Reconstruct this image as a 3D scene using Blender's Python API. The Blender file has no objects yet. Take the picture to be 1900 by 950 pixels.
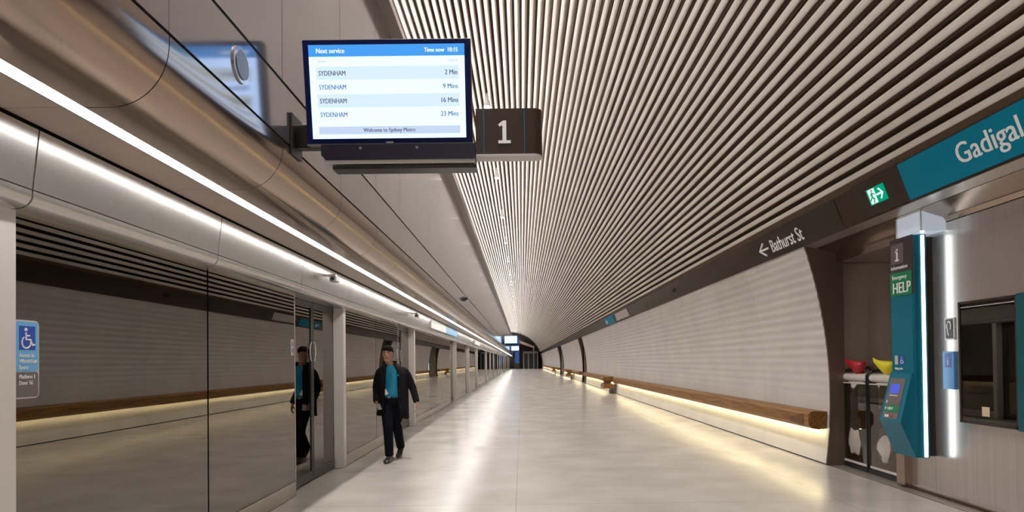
import bpy, bmesh, math, random
from math import sin, cos, pi, radians, atan2, sqrt
from mathutils import Vector, Matrix
random.seed(4)
S = bpy.context.scene
C = S.collection

# ------------------------------------------------------------------ camera, world, exposure
CAM_Z = 1.5
PITCH = radians(0.75); ROLL = radians(0.65)
cd = bpy.data.cameras.new('camera'); cam = bpy.data.objects.new('camera', cd); C.objects.link(cam)
cd.sensor_width = 36; cd.lens = 1200 / 1900 * 36
cd.shift_x = -0.00938; cd.shift_y = 0.09489
cd.clip_start = 0.05; cd.clip_end = 400
f_ = Vector((0, cos(PITCH), sin(PITCH))); r0 = Vector((1, 0, 0)); u0 = r0.cross(f_)
r_ = r0 * cos(ROLL) - u0 * sin(ROLL); u_ = u0 * cos(ROLL) + r0 * sin(ROLL)
mw = Matrix((r_, u_, -f_)).transposed().to_4x4(); mw.translation = Vector((0, 0, CAM_Z))
cam.matrix_world = mw
S.camera = cam
w = bpy.data.worlds.new('world'); S.world = w; w.use_nodes = True
w.node_tree.nodes['Background'].inputs[0].default_value = (0.5, 0.52, 0.55, 1)
w.node_tree.nodes['Background'].inputs[1].default_value = 0.05
S.view_settings.view_transform = 'Standard'; S.view_settings.look = 'None'
S.view_settings.gamma = 1; S.view_settings.use_curve_mapping = False
S.view_settings.exposure = 0.0

E_STRIP = 20.0      # cool white LED strip under the bulkhead
E_BENCH = 30.0       # warm LED strip under the bench
E_COVE = 72.0        # cove uplight behind the high wall
E_DOWN = 1000.0      # ceiling spotlights, the added unseen ones too, watts each

Y0, Y1 = -16.0, 138.0

# ------------------------------------------------------------------ materials
def mat(name, col, rough=0.5, metal=0.0, emit=None, es=0.0, spec=0.5, coat=0.0):
    m = bpy.data.materials.new(name); m.use_nodes = True
    b = m.node_tree.nodes['Principled BSDF']
    b.inputs['Base Color'].default_value = (*col, 1)
    b.inputs['Roughness'].default_value = rough
    b.inputs['Metallic'].default_value = metal
    b.inputs['Specular IOR Level'].default_value = spec
    b.inputs['Coat Weight'].default_value = coat
    if emit:
        b.inputs['Emission Color'].default_value = (*emit, 1); b.inputs['Emission Strength'].default_value = es
    return m

def noisy(m, c1, c2, scale=(1, 1, 1), nscale=4.0, detail=4.0, bump=0.0, rough=None, lo=0.35, hi=0.65):
    """mix two colours of the thing itself by a noise over world position"""
    nt = m.node_tree; N = nt.nodes; L = nt.links; b = N['Principled BSDF']
    g = N.new('ShaderNodeNewGeometry'); mp = N.new('ShaderNodeMapping'); mp.inputs['Scale'].default_value = scale
    L.new(g.outputs['Position'], mp.inputs['Vector'])
    n = N.new('ShaderNodeTexNoise'); n.inputs['Scale'].default_value = nscale; n.inputs['Detail'].default_value = detail
    L.new(mp.outputs[0], n.inputs['Vector'])
    r = N.new('ShaderNodeValToRGB'); r.color_ramp.elements[0].position = lo; r.color_ramp.elements[1].position = hi
    r.color_ramp.elements[0].color = (*c1, 1); r.color_ramp.elements[1].color = (*c2, 1)
    L.new(n.outputs['Fac'], r.inputs[0]); L.new(r.outputs[0], b.inputs['Base Color'])
    if bump:
        bp = N.new('ShaderNodeBump'); bp.inputs['Strength'].default_value = bump; bp.inputs['Distance'].default_value = 0.01
        L.new(n.outputs['Fac'], bp.inputs['Height']); L.new(bp.outputs[0], b.inputs['Normal'])
    if rough:
        mr = N.new('ShaderNodeMapRange'); mr.inputs[3].default_value = rough[0]; mr.inputs[4].default_value = rough[1]
        mr.inputs[1].default_value = 0.3; mr.inputs[2].default_value = 0.7
        L.new(n.outputs['Fac'], mr.inputs[0]); L.new(mr.outputs[0], b.inputs['Roughness'])
    return m

def emat(name, col, s):
    m = bpy.data.materials.new(name); m.use_nodes = True; nt = m.node_tree
    for n in list(nt.nodes): nt.nodes.remove(n)
    e = nt.nodes.new('ShaderNodeEmission'); e.inputs[0].default_value = (*col, 1); e.inputs[1].default_value = s
    o = nt.nodes.new('ShaderNodeOutputMaterial'); nt.links.new(e.outputs[0], o.inputs[0]); return m

def glass_mat(name, tint, ior, rough=0.0, gcol=(0.95, 0.9, 0.84)):
    m = bpy.data.materials.new(name); m.use_nodes = True; nt = m.node_tree; N = nt.nodes; L = nt.links
    for n in list(N): N.remove(n)
    fr = N.new('ShaderNodeFresnel'); fr.inputs[0].default_value = ior
    t = N.new('ShaderNodeBsdfTransparent'); t.inputs[0].default_value = (*tint, 1)
    g = N.new('ShaderNodeBsdfGlossy'); g.inputs['Roughness'].default_value = rough; g.inputs[0].default_value = (*gcol, 1)
    mx = N.new('ShaderNodeMixShader'); o = N.new('ShaderNodeOutputMaterial')
    L.new(fr.outputs[0], mx.inputs[0]); L.new(t.outputs[0], mx.inputs[1]); L.new(g.outputs[0], mx.inputs[2]); L.new(mx.outputs[0], o.inputs[0])
    return m

M = {}
M['slat'] = noisy(mat('slat', (0.7, 0.62, 0.55), 0.5), (0.78, 0.715, 0.65), (0.86, 0.80, 0.74), (1, 0.35, 1), 3.0)
M['backing'] = mat('ceiling_backing', (0.085, 0.044, 0.02), 0.7)
M['bronze'] = noisy(mat('bronze', (0.30, 0.21, 0.15), 0.17, 0.92), (0.38, 0.29, 0.235), (0.42, 0.325, 0.265), (1, .1, 1), 2.0)
M['fascia_steel'] = noisy(mat('satin_steel', (0.6, 0.58, 0.56), 0.2, 0.8), (0.50, 0.48, 0.465), (0.56, 0.54, 0.52), (1, .1, 1), 6.0)
M['upper_panel'] = noisy(mat('upper_panel', (0.40, 0.37, 0.37), 0.12, 0.85), (0.42, 0.385, 0.395), (0.46, 0.425, 0.435), (1, 1, .2), 1.5)
M['dark_joint'] = mat('dark_joint', (0.02, 0.016, 0.014), 0.6)
M['dark_bronze'] = noisy(mat('dark_bronze', (0.08, 0.05, 0.035), 0.25, 0.6), (0.06, 0.034, 0.02), (0.085, 0.05, 0.032), (1, .15, 1), 3)
M['brushed'] = noisy(mat('brushed_bronze_wall', (0.5, 0.42, 0.36), 0.26, 0.85), (0.64, 0.58, 0.54), (0.70, 0.64, 0.60), (1, 12, .08), 3.0)
M['alcove_metal'] = noisy(mat('alcove_metal', (0.33, 0.27, 0.22), 0.25, 0.85), (0.58, 0.49, 0.42), (0.64, 0.55, 0.48), (14, 14, .08), 3.0)
M['cap_bronze'] = mat('cap_bronze', (.17, .125, .095), .38, .4)
M['post_steel'] = mat('post_steel', (0.74, 0.70, 0.67), 0.35, 0.2)
M['rail_steel'] = mat('rail_steel', (0.50, 0.45, 0.41), 0.3, 0.7)
M['panel_white'] = noisy(mat('white_wall_panel', (0.7, 0.66, 0.6), 0.45), (0.65, 0.615, 0.58), (0.71, 0.675, 0.64), (1, 1, 1), 1.3, 3)
M['timber'] = noisy(mat('timber', (0.3, 0.13, 0.04), 0.45), (0.17, 0.072, 0.015), (0.32, 0.15, 0.034), (10, .7, 10), 2.2, 5, bump=.1)
M['timber_shaded'] = noisy(mat('timber_shaded', (0.12, 0.045, 0.015), 0.5), (0.10, 0.038, 0.012), (0.17, 0.07, 0.022), (10, .7, 10), 2.2, 5)  # darker copy of the timber, shade of hollows put into the colour
M['led_cool'] = emat('led_cool', (1, 0.97, 0.93), E_STRIP)
M['led_warm'] = emat('led_warm', (1, 0.85, 0.5), E_BENCH)
M['led_cove'] = emat('led_cove', (1, 0.97, 0.955), E_COVE)
M['led_kiosk'] = emat('led_kiosk', (0.93, 0.98, 1), 6)
M['glass'] = glass_mat('screen_door_glass', (0.33, 0.27, 0.21), 2.6)
M['case_glass'] = glass_mat('case_glass', (0.25, 0.2, 0.17), 1.9)
M['clear'] = glass_mat('clear_acrylic', (0.85, 0.83, 0.8), 2.3)
M['black'] = mat('black', (0.012, 0.011, 0.012), 0.35)
M['charcoal'] = mat('charcoal', (0.035, 0.028, 0.03), 0.35)
M['navy'] = mat('bezel', (0.002, 0.008, 0.07), 0.35, spec=.2)  # the screen's blue glow is put into this dark colour
M['grey'] = mat('grey', (0.25, 0.25, 0.27), 0.4, 0.5)
M['white'] = mat('white', (0.8, 0.8, 0.8), 0.4)
M['offwhite'] = mat('offwhite', (0.55, 0.52, 0.5), 0.5)
M['teal'] = mat('teal', (0.0, 0.15, 0.23), 0.3, spec=.35)
M['teal_sign'] = mat('teal_sign', (0.0, 0.115, 0.17), 0.5, spec=.12, emit=(0.0, 0.16, 0.24), es=0.3)
M['teal_deep'] = mat('teal_deep', (0.0, 0.09, 0.11), 0.3)
M['green'] = mat('green', (0.0, 0.22, 0.09), 0.4)
M['exit_green'] = emat('exit_green', (0.0, 0.42, 0.22), 0.8)
M['exit_white'] = emat('exit_white', (0.8, 1, 0.92), 1.0)
M['sign_plate'] = mat('sign_plate', (0.035, 0.018, 0.013), 0.3)
M['lettering'] = mat('lettering', (0.75, 0.72, 0.7), 0.4, emit=(.8, .78, .76), es=.15)
M['mauve'] = mat('mauve', (0.16, 0.115, 0.125), 0.4)
M['info_plate'] = mat('info_plate', (0.045, 0.03, 0.032), 0.4)
M['sky_blue'] = mat('sky_blue', (0.16, 0.45, 0.78), 0.4)
M['royal'] = mat('royal', (0.02, 0.08, 0.45), 0.4)
M['sticker_grey'] = mat('sticker_grey', (0.16, 0.135, 0.125), 0.5)
M['red'] = mat('red', (0.42, 0.008, 0.02), 0.45)
M['yellow'] = mat('yellow', (0.75, 0.66, 0.01), 0.45)
M['cream'] = mat('cream', (0.62, 0.52, 0.32), 0.6)
M['concrete'] = noisy(mat('tunnel_concrete', (0.2, 0.18, 0.16), 0.8), (0.10, 0.085, 0.07), (0.17, 0.145, 0.12), (1, 1, 1), .8)
M['ballast'] = mat('track_bed', (0.07, 0.06, 0.05), 0.9)
M['skin'] = mat('skin', (0.42, 0.21, 0.14), 0.5)
M['hair'] = mat('hair', (0.014, 0.010, 0.009), 0.8, spec=.15)
M['jacket'] = noisy(mat('jacket', (0.012, 0.012, 0.014), 0.85, spec=.1), (0.007, 0.007, 0.008), (0.012, 0.011, 0.012), (1, 1, 1), 30)
M['trousers'] = mat('trousers', (0.005, 0.005, 0.010), 0.9, spec=.1)
M['shirt'] = mat('shirt', (0.0, 0.20, 0.34), 0.7)
M['shoe'] = mat('shoe', (0.03, 0.022, 0.018), 0.35)
# display screen colours (they give off light)
M['scr_white'] = emat('screen_white', (0.60, 0.86, 1.3), 1.55)
M['scr_band'] = emat('screen_band', (0.72, 0.90, 1.0), 1.0)
M['scr_blue'] = emat('screen_blue', (0.07, 0.36, 0.92), 1.0)
M['scr_text'] = emat('screen_text', (0.12, 0.14, 0.26), 1.0)
M['scr_foot'] = emat('screen_foot', (0.60, 0.70, 0.92), 1.0)
M['scr_head'] = emat('screen_head', (0.85, 0.95, 1.0), 1.1)
M['spot'] = emat('spot', (1, 0.97, 0.95), 2.5)
M['kiosk_screen'] = emat('kiosk_screen', (0.12, 0.16, 0.9), 0.8)

def floor_mat():
    m = mat('polished_floor', (0.5, 0.45, 0.39), 0.16, spec=0.5)
    nt = m.node_tree; N = nt.nodes; L = nt.links; b = N['Principled BSDF']
    g = N.new('ShaderNodeNewGeometry')
    sx = N.new('ShaderNodeSeparateXYZ'); L.new(g.outputs['Position'], sx.inputs[0])
    n = N.new('ShaderNodeTexNoise'); n.inputs['Scale'].default_value = 1.2; n.inputs['Detail'].default_value = 6
    L.new(g.outputs['Position'], n.inputs['Vector'])
    n2 = N.new('ShaderNodeTexNoise'); n2.inputs['Scale'].default_value = 90; n2.inputs['Detail'].default_value = 2
    L.new(g.outputs['Position'], n2.inputs['Vector'])
    r = N.new('ShaderNodeValToRGB'); r.color_ramp.elements[0].position = .3; r.color_ramp.elements[1].position = .7
    r.color_ramp.elements[0].color = (0.46, 0.425, 0.385, 1); r.color_ramp.elements[1].color = (0.55, 0.51, 0.465, 1)
    L.new(n.outputs['Fac'], r.inputs[0])
    def mth(op, a, bb):
        q = N.new('ShaderNodeMath'); q.operation = op
        for i, v in enumerate((a, bb)):
            if isinstance(v, (int, float)): q.inputs[i].default_value = v
            else: L.new(v, q.inputs[i])
        return q.outputs[0]
    ym = mth('MODULO', mth('ADD', sx.outputs['Y'], 100.0 - 7.45 + 2.16), 2.16)
    jy = mth('LESS_THAN', ym, 0.012)
    xm = mth('MODULO', mth('ADD', sx.outputs['X'], 20.48), 3.4)
    jx = mth('LESS_THAN', xm, 0.010)
    j = mth('MAXIMUM', jy, jx)
    mx = N.new('ShaderNodeMixRGB'); mx.blend_type = 'MIX'; L.new(mth('MULTIPLY', j, 0.45), mx.inputs[0]); L.new(r.outputs[0], mx.inputs[1]); mx.inputs[2].default_value = (.16, .13, .11, 1)
    mx2 = N.new('ShaderNodeMixRGB'); mx2.blend_type = 'MULTIPLY'; mx2.inputs[0].default_value = .18
    L.new(mx.outputs[0], mx2.inputs[1]); L.new(n2.outputs['Fac'], mx2.inputs[2])
    L.new(mx2.outputs[0], b.inputs['Base Color'])
    mr = N.new('ShaderNodeMapRange'); mr.inputs[1].default_value = .3; mr.inputs[2].default_value = .7; mr.inputs[3].default_value = .17; mr.inputs[4].default_value = .25
    L.new(n.outputs['Fac'], mr.inputs[0]); L.new(mr.outputs[0], b.inputs['Roughness'])
    return m
M['floor'] = floor_mat()

# ------------------------------------------------------------------ mesh helpers
W = {}   # world origin of every object made
def B(): return bmesh.new()
def box(bm, x0, x1, y0, y1, z0, z1, bev=0.0):
    vs = [bm.verts.new((x, y, z)) for x in (x0, x1) for y in (y0, y1) for z in (z0, z1)]
    fs = [(0, 1, 3, 2), (4, 6, 7, 5), (0, 4, 5, 1), (2, 3, 7, 6), (0, 2, 6, 4), (1, 5, 7, 3)]
    F = [bm.faces.new([vs[i] for i in q]) for q in fs]
    if bev > 0:
        ed = list({e for q in F for e in q.edges})
        bmesh.ops.bevel(bm, geom=ed, offset=bev, segments=2, affect='EDGES', profile=0.5)
    return bm
def prism(bm, prof, y0, y1, closed=True):
    """profile of (x,z) points extruded along y; closed gives capped solid"""
    a = [bm.verts.new((x, y0, z)) for x, z in prof]; b = [bm.verts.new((x, y1, z)) for x, z in prof]
    n = len(prof)
    for i in range(n if closed else n - 1):
        j = (i + 1) % n; bm.faces.new((a[i], a[j], b[j], b[i]))
    if closed:
        bm.faces.new(a[::-1]); bm.faces.new(b)
    return bm
def zprism(bm, prof, z0, z1):
    """profile of (x,y) points extruded along z"""
    a = [bm.verts.new((x, y, z0)) for x, y in prof]; b = [bm.verts.new((x, y, z1)) for x, y in prof]
    n = len(prof)
    for i in range(n):
        j = (i + 1) % n; bm.faces.new((a[i], a[j], b[j], b[i]))
    bm.faces.new(a[::-1]); bm.faces.new(b); return bm
def frame_of(d):
    d = Vector(d).normalized(); u = Vector((0, 0, 1)) if abs(d.z) < .9 else Vector((1, 0, 0))
    s = d.cross(u).normalized(); return s, s.cross(d).normalized()
def tube(bm, pts, rad, seg=10, cap=True):
    pts = [Vector(p) for p in pts]; rs = rad if isinstance(rad, (list, tuple)) else [rad] * len(pts)
    rings = []
    for i, p in enumerate(pts):
        d = (pts[min(i + 1, len(pts) - 1)] - pts[max(i - 1, 0)])
        s, t = frame_of(d)
        if rings and s.dot(ps) < 0: s = -s; t = -t
        ps = s
        rings.append([bm.verts.new(p + (s * cos(2 * pi * k / seg) + t * sin(2 * pi * k / seg)) * rs[i]) for k in range(seg)])
    for a, b in zip(rings, rings[1:]):
        for k in range(seg): bm.faces.new((a[k], a[(k + 1) % seg], b[(k + 1) % seg], b[k]))
    if cap: bm.faces.new(rings[0][::-1]); bm.faces.new(rings[-1])
    return bm
def rings_loft(bm, rings, cap=True):
    vr = [[bm.verts.new(p) for p in r] for r in rings]; n = len(vr[0])
    for a, b in zip(vr, vr[1:]):
        for k in range(n): bm.faces.new((a[k], a[(k + 1) % n], b[(k + 1) % n], b[k]))
    if cap: bm.faces.new(vr[0][::-1]); bm.faces.new(vr[-1])
    return bm
def ell(cx, cy, z, rx, ry, n=24, rot=0.0, p=2.0, tilt=0.0):
    out = []
    for k in range(n):
        a = 2 * pi * k / n; c, s = cos(a), sin(a)
        x = rx * math.copysign(abs(c) ** (2 / p), c); y = ry * math.copysign(abs(s) ** (2 / p), s)
        X = x * cos(rot) - y * sin(rot); Y = x * sin(rot) + y * cos(rot)
        out.append((cx + X, cy + Y, z + tilt * Y))
    return out
def disc(bm, c, n, r, h, seg=28):
    """short cylinder at c with axis n"""
    c = Vector(c); n = Vector(n).normalized(); return tube(bm, [c, c + n * h], r, seg)
def sphere(bm, c, r, seg=16, sc=(1, 1, 1)):
    bmesh.ops.create_uvsphere(bm, u_segments=seg, v_segments=seg // 2 + 2, radius=r, matrix=Matrix.Translation(c) @ Matrix.Diagonal((*sc, 1)))
    return bm
def link(name, bm, m, parent=None, origin=None, smooth=False, keep_normals=False):
    if not keep_normals: bmesh.ops.recalc_face_normals(bm, faces=bm.faces)
    me = bpy.data.meshes.new(name)
    co = [v.co for v in bm.verts]
    lo = Vector([min(c[i] for c in co) for i in range(3)]); hi = Vector([max(c[i] for c in co) for i in range(3)])
    o3 = Vector(origin) if origin is not None else Vector(((lo.x + hi.x) / 2, (lo.y + hi.y) / 2, lo.z))
    bmesh.ops.translate(bm, verts=bm.verts, vec=-o3)
    bm.to_mesh(me); bm.free()
    me.materials.append(m)
    if smooth:
        for p in me.polygons: p.use_smooth = True
    ob = bpy.data.objects.new(name, me); C.objects.link(ob)
    W[ob] = o3
    if parent is not None:
        ob.parent = parent; ob.location = o3 - W[parent]
    else: ob.location = o3
    return ob
def smooth_by_angle(ob, ang=35):
    me = ob.data
    for p in me.polygons: p.use_smooth = True
    me.set_sharp_from_angle(angle=radians(ang)); return ob
def thing(name, loc, label, cat, group=None):
    o = bpy.data.objects.new(name, None); C.objects.link(o); o.location = loc; W[o] = Vector(loc)
    o.empty_display_size = .1
    o['label'] = label; o['category'] = cat
    if group: o['group'] = group
    return o
def tag(o, label, cat, group=None):
    o['label'] = label; o['category'] = cat
    if group: o['group'] = group
    return o
def struct(name, bm, m, **k):
    o = link(name, bm, m, **k); o['kind'] = 'structure'; return o
def text(name, s, size, m, org, xd, yd, parent, align='LEFT', xs=1.0, bold=0.0, ext=0.0015):
    cu = bpy.data.curves.new(name, 'FONT'); cu.body = s; cu.size = size; cu.align_x = align; cu.extrude = ext; cu.resolution_u = 3
    t = bpy.data.objects.new(name, cu); C.objects.link(t)
    dg = bpy.context.evaluated_depsgraph_get(); me = bpy.data.meshes.new_from_object(t.evaluated_get(dg))
    bpy.data.objects.remove(t)
    xd = Vector(xd).normalized(); yd = Vector(yd); yd = (yd - xd * yd.dot(xd)).normalized(); nd = xd.cross(yd)
    bm = bmesh.new(); bm.from_mesh(me)
    if bold > 0:      # heavier strokes: a second copy shifted along the line
        n0 = len(bm.verts); bm.from_mesh(me); bm.verts.ensure_lookup_table()
        for v in bm.verts[n0:]: v.co.x += bold; v.co.z += .0001
    bpy.data.meshes.remove(me)
    for v in bm.verts:
        v.co = Vector(org) + xd * v.co.x * xs + yd * v.co.y + nd * (v.co.z + ext)
    return link(name, bm, m, parent)
def quad_plate(bm, org, xd, yd, w_, h_, t=0.004):
    """thin plate, org = lower left corner, thickness towards the viewer (xd x yd)"""
    xd = Vector(xd).normalized(); yd = Vector(yd).normalized(); n = xd.cross(yd); o = Vector(org)
    vs = [bm.verts.new(o + xd * a + yd * b + n * c) for c in (0, t) for a, b in ((0, 0), (w_, 0), (w_, h_), (0, h_))]
    for q in ((3, 2, 1, 0), (4, 5, 6, 7), (0, 1, 5, 4), (1, 2, 6, 5), (2, 3, 7, 6), (3, 0, 4, 7)): bm.faces.new([vs[i] for i in q])
    return bm

# ------------------------------------------------------------------ setting
CX, CZ, RR = -2.53, 0.985, 6.855      # the cavern's round section
def arc(R, a0, a1, n):
    return [(CX + R * cos(a0 + (a1 - a0) * i / n), CZ + R * sin(a0 + (a1 - a0) * i / n)) for i in range(n + 1)]

# floor
bm = B(); prof = [(-2.80, 0), (4.275, 0), (4.275, -.25), (-2.80, -.25)]
prism(bm, prof, Y0, Y1)
struct('floor', bm, M['floor'])
# gutter and paved edge beyond the floor, below the right wall
bm = B(); box(bm, 4.275, 4.30, Y0, Y1, -.25, -.03)
struct('trim_1', bm, M['dark_joint'])
bm = B(); box(bm, 4.30, 5.2, Y0, 9.1, -.25, 0.0)
struct('trim_2', bm, M['rail_steel'])
for n_, (a, b) in enumerate(((43.0, 46.0), (66.0, 72.5))):
    bm = B(); box(bm, 4.30, 6.2, a - .2, b + .2, -.25, 0.0); struct('trim_%d' % (3 + n_), bm, M['rail_steel'])

# vault behind the slats (whole round cavern, open side down)
bm = B()
R2 = RR + .10
a_end = radians(8)
inner = arc(R2, radians(21.7), pi + radians(15), 70); outer = arc(R2 + .15, radians(21.7), pi + radians(15), 70)
prism(bm, inner + outer[::-1], Y0, Y1)
ceil = struct('ceiling', bm, M['backing'])
# slats
phi0 = 1.501; dphi = .132 / 6.82; ex = .0135 / 6.82
bm = B(); ang = []
a = phi0
for i in range(57):
    if i > 0:
        a -= dphi
        if (i - 22) % 5 == 0: a -= ex / 2
        if (i - 23) % 5 == 0: a -= ex / 2
    ang.append(a - dphi / 2)
a = phi0 + dphi / 2
for i in range(9): ang.append(a + i * dphi * 1.02)
hw = .0345 / 6.82
for a in ang:
    pr = []
    for da, rr in ((-hw, .006), (-hw, .05), (hw, .05), (hw, .006), (hw * .85, -.006), (hw * .45, -.013), (-hw * .45, -.013), (-hw * .85, -.006)):
        pr.append((CX + (RR - .035 + rr) * cos(a + da), CZ + (RR - .035 + rr) * sin(a + da)))
    prism(bm, pr, Y0, Y1)
sl = link('slatted_lining', bm, M['slat'], ceil)
sl['label'] = 'pale beige slats running the length of the vault'

# right wall: curved white panels; ripples shape in stripes of reflected light
def wall_arc(y0, y1, name):
    bm = B()
    pin = []
    zb = 0.02
    z = zb
    zs = [0.02, .15, .3, .5, .72]
    k = 0
    z = .78
    while z < 3.10:
        zs.append(z); z += .0165
    for z in zs:
        r = RR
        if z >= .78:
            r = RR - .0068 * (1 + cos(2 * pi * (z - .78) / .132)) * min(1, (z - .76) / 1.2)
        x = CX + sqrt(max(r * r - (z - CZ) ** 2, 0)); pin.append((x, z))
    pout = [(x + .10, z) for x, z in pin[::6]] + [(pin[-1][0] + .10, pin[-1][1])]
    # split in 2.4 m panels with fine joints
    y = y0
    while y < y1 - .01:
        e = min(y + 2.4, y1); prism(bm, pin + pout[::-1], y, e - .006, True); y = e
    o = struct(name, bm, M['panel_white']); smooth_by_angle(o, 30)
    return o
segs = [(9.1, 43.0), (46.0, 66.0), (72.5, 92.0), (92.4, Y1)]
for i, (a, b) in enumerate(segs): wall_arc(a, b, 'wall_right' if i == 0 else 'wall_right.%03d' % i)
# bronze end caps of the curved wall and the recess behind it
def endcap(y, name, dirn=-1):
    bm = B()
    pin = [(CX + sqrt(RR * RR - (z - CZ) ** 2) - .004, z) for z in [i * .1 + .0 for i in range(0, 32)]]
    prof = pin + [(4.43, 3.1), (4.43, 0.0)]
    prism(bm, prof, y - .03 if dirn < 0 else y, y if dirn < 0 else y + .03)
    return struct(name, bm, M['cap_bronze'])
tn = 5
for y, d in ((9.1, -1), (43.0, 1), (46.0, -1), (66.0, 1), (72.5, -1)):
    endcap(y, 'trim_%d' % tn, d); tn += 1
for (a, b) in ((43.03, 45.97), (66.03, 72.47)):
    bm = B(); box(bm, 4.9, 5.0, a - .1, b + .1, 0, 3.1); box(bm, 4.35, 5.0, a - .1, a, 0, 3.1); box(bm, 4.35, 5.0, b, b + .1, 0, 3.1)
    struct('trim_%d' % tn, bm, M['alcove_metal']); tn += 1

# near recess (x 4.46..5.02, y 7.6..9.3) and brushed metal wall to its right
bm = B(); box(bm, 4.53, 5.10, 9.30, 9.36, 0.0, 2.84); struct('wall_recess', bm, M['brushed'])
bm = B(); box(bm, 4.43, 5.10, 9.07, 9.12, 2.84, 3.1); box(bm, 4.43, 4.53, 9.07, 9.36, 0, 2.84); struct('trim_%d' % tn, bm, M['cap_bronze']); tn += 1
bm = B()
for (a, b) in ((7.56, 8.44), (8.446, 9.30)): box(bm, 5.0, 5.06, a, b, 0, 2.84)
struct('wall_recess.001', bm, M['alcove_metal'])
bm = B(); box(bm, 4.43, 5.10, 7.50, 9.30, 2.84, 2.90); struct('trim_%d' % tn, bm, M['bronze']); tn += 1
bm = B()
y = Y0
ys = [Y0, -12.2, -9.8, -7.4, -5.0, -2.6, -.2, 2.2, 4.6, 7.0, 7.6]
for a, b in zip(ys, ys[1:]): box(bm, 4.458, 4.56, a, b - .004, 0.03, 2.905)
wr = struct('wall_near_right', bm, M['brushed'])
bm = B(); box(bm, 4.38, 4.458, 7.44, 7.60, 0.03, .42); struct('trim_%d' % tn, bm, M['bronze']); tn += 1   # jamb foot beneath help point
bm = B(); box(bm, 4.44, 5.1, Y0, 7.60, 0, 0.03); struct('baseboard_right', bm, M['dark_bronze'])

# fascia beam over the right wall, its soffit
FB = Vector((3.975, 0, 3.095)); FT = Vector((3.842, 0, 3.456))
FU = (FT - FB).normalized()          # up the tilted face
FN = Vector((0, -1, 0)).cross(FU)    # towards the platform
if FN.x > 0: FN = -FN
bm = B()
prism(bm, [(3.975, 3.075), (3.842, 3.456), (3.83, 3.54), (3.95, 3.6), (4.25, 3.6), (4.25, 3.11), (3.975, 3.075)][:-1], Y0, Y1)
struct('trim_%d' % tn, bm, M['dark_bronze']); tn += 1
bm = B(); prism(bm, [(3.79, 3.515), (3.842, 3.456), (3.86, 3.50), (3.81, 3.54)], Y0, Y1); struct('trim_%d' % tn, bm, M['backing']); tn += 1
bm = B(); prism(bm, [(3.995, 3.075), (4.15, 3.045), (4.15, 3.085), (3.995, 3.10)], Y0, 9.07); struct('trim_%d' % tn, bm, M['rail_steel']); tn += 1
bm = B(); prism(bm, [(4.165, 3.045), (4.43, 2.96), (4.458, 2.915), (4.56, 2.905), (4.56, 3.3), (4.165, 3.3)], Y0, 7.6)
prism(bm, [(4.165, 3.045), (4.43, 2.96), (4.43, 2.90), (4.6, 2.90), (4.6, 3.3), (4.165, 3.3)], 7.6, 9.07); struct('trim_%d' % tn, bm, M['bronze']); tn += 1

# upper left wall: vertical metal panels above the bulkhead, joints every 1.43 m
yj = [2.985 + 1.43 * k for k in range(-14, 96)]
yj = [y for y in yj if Y0 < y < Y1 - .2]; yj = [Y0] + yj + [Y1]
bm = B()
for a, b in zip(yj, yj[1:]):
    box(bm, -1.66, -1.62, a, b - .008, 3.452, 5.64)
struct('wall_left', bm, M['upper_panel'])
bm = B()
for a, b in zip(yj[::2], yj[2::2] + [Y1]): box(bm, -1.66, -1.62, a, b - (.004), 3.05, 3.430)
struct('wall_left.001', bm, M['upper_panel'])
bm = B(); box(bm, -1.72, -1.665, Y0, Y1, 2.95, 5.6); struct('trim_%d' % tn, bm, M['dark_joint']); tn += 1
bm = B(); box(bm, -1.70, -1.467, Y0, Y1, 5.642, 5.74, .004); struct('trim_%d' % tn, bm, mat('lip_metal', (.22, .18, .17), .35, .5)); tn += 1
# back of the upper wall: closes the service void
bm = B(); box(bm, -2.9, -2.85, Y0, Y1, 2.3, 5.0); box(bm, -2.9, -1.72, Y0, Y1, 4.9, 5.0); struct('trim_%d' % tn, bm, M['backing']); tn += 1
# cove uplight hidden behind the lip
bm = B(); box(bm, -1.98, -1.88, Y0 + .5, Y1 - 1, 5.30, 5.33); box(bm, -1.96, -1.90, Y0 + .5, Y1 - 1, 5.0, 5.30)
co_ = thing('cove_light', (-1.93, 60, 5.0), 'long hidden cove light washing the slats above the metal wall', 'light')
bm.free(); bm = B(); prism(bm, [(-1.97, 5.93), (-1.89, 5.87), (-1.885, 5.876), (-1.965, 5.936)], Y0 + .5, Y1 - 1); link('diffuser', bm, M['led_cove'], co_)
bm = B(); prism(bm, [(-1.99, 5.0), (-1.90, 5.0), (-1.90, 5.85), (-1.893, 5.868), (-1.972, 5.928), (-1.99, 5.92)], Y0 + .5, Y1 - 1); link('bracket', bm, M['grey'], co_)

# round bronze bulkhead: soffit, led strip, quarter round
def bulk(bm, y0, y1):
    pr = [(-2.008, 2.700), (-1.89, 2.700)]
    cx, cz, rx, rz = -1.89, 2.995, .272, .295
    for i in range(1, 19):
        a = -pi / 2 + pi / 2 * i / 18
        pr.append((cx + rx * cos(a), cz + rz * sin(a)))
    pr += [(-1.618, 3.030), (-1.66, 3.030), (-1.69, 2.85), (-2.008, 2.76)]
    prism(bm, pr, y0, y1)
bm = B()
for a, b in zip(yj, yj[1:]): bulk(bm, a, b - .007)
o = struct('trim_%d' % tn, bm, M['bronze']); tn += 1; smooth_by_angle(o, 25)
bm = B()
for a, b in zip(yj, yj[1:]): box(bm, -2.395, -2.115, a, b - .004, 2.703, 2.76)
struct('trim_%d' % tn, bm, noisy(mat('soffit_bronze', (.4, .33, .28), .35, .6), (.46, .37, .32), (.50, .41, .35), nscale=1)); tn += 1
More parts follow.
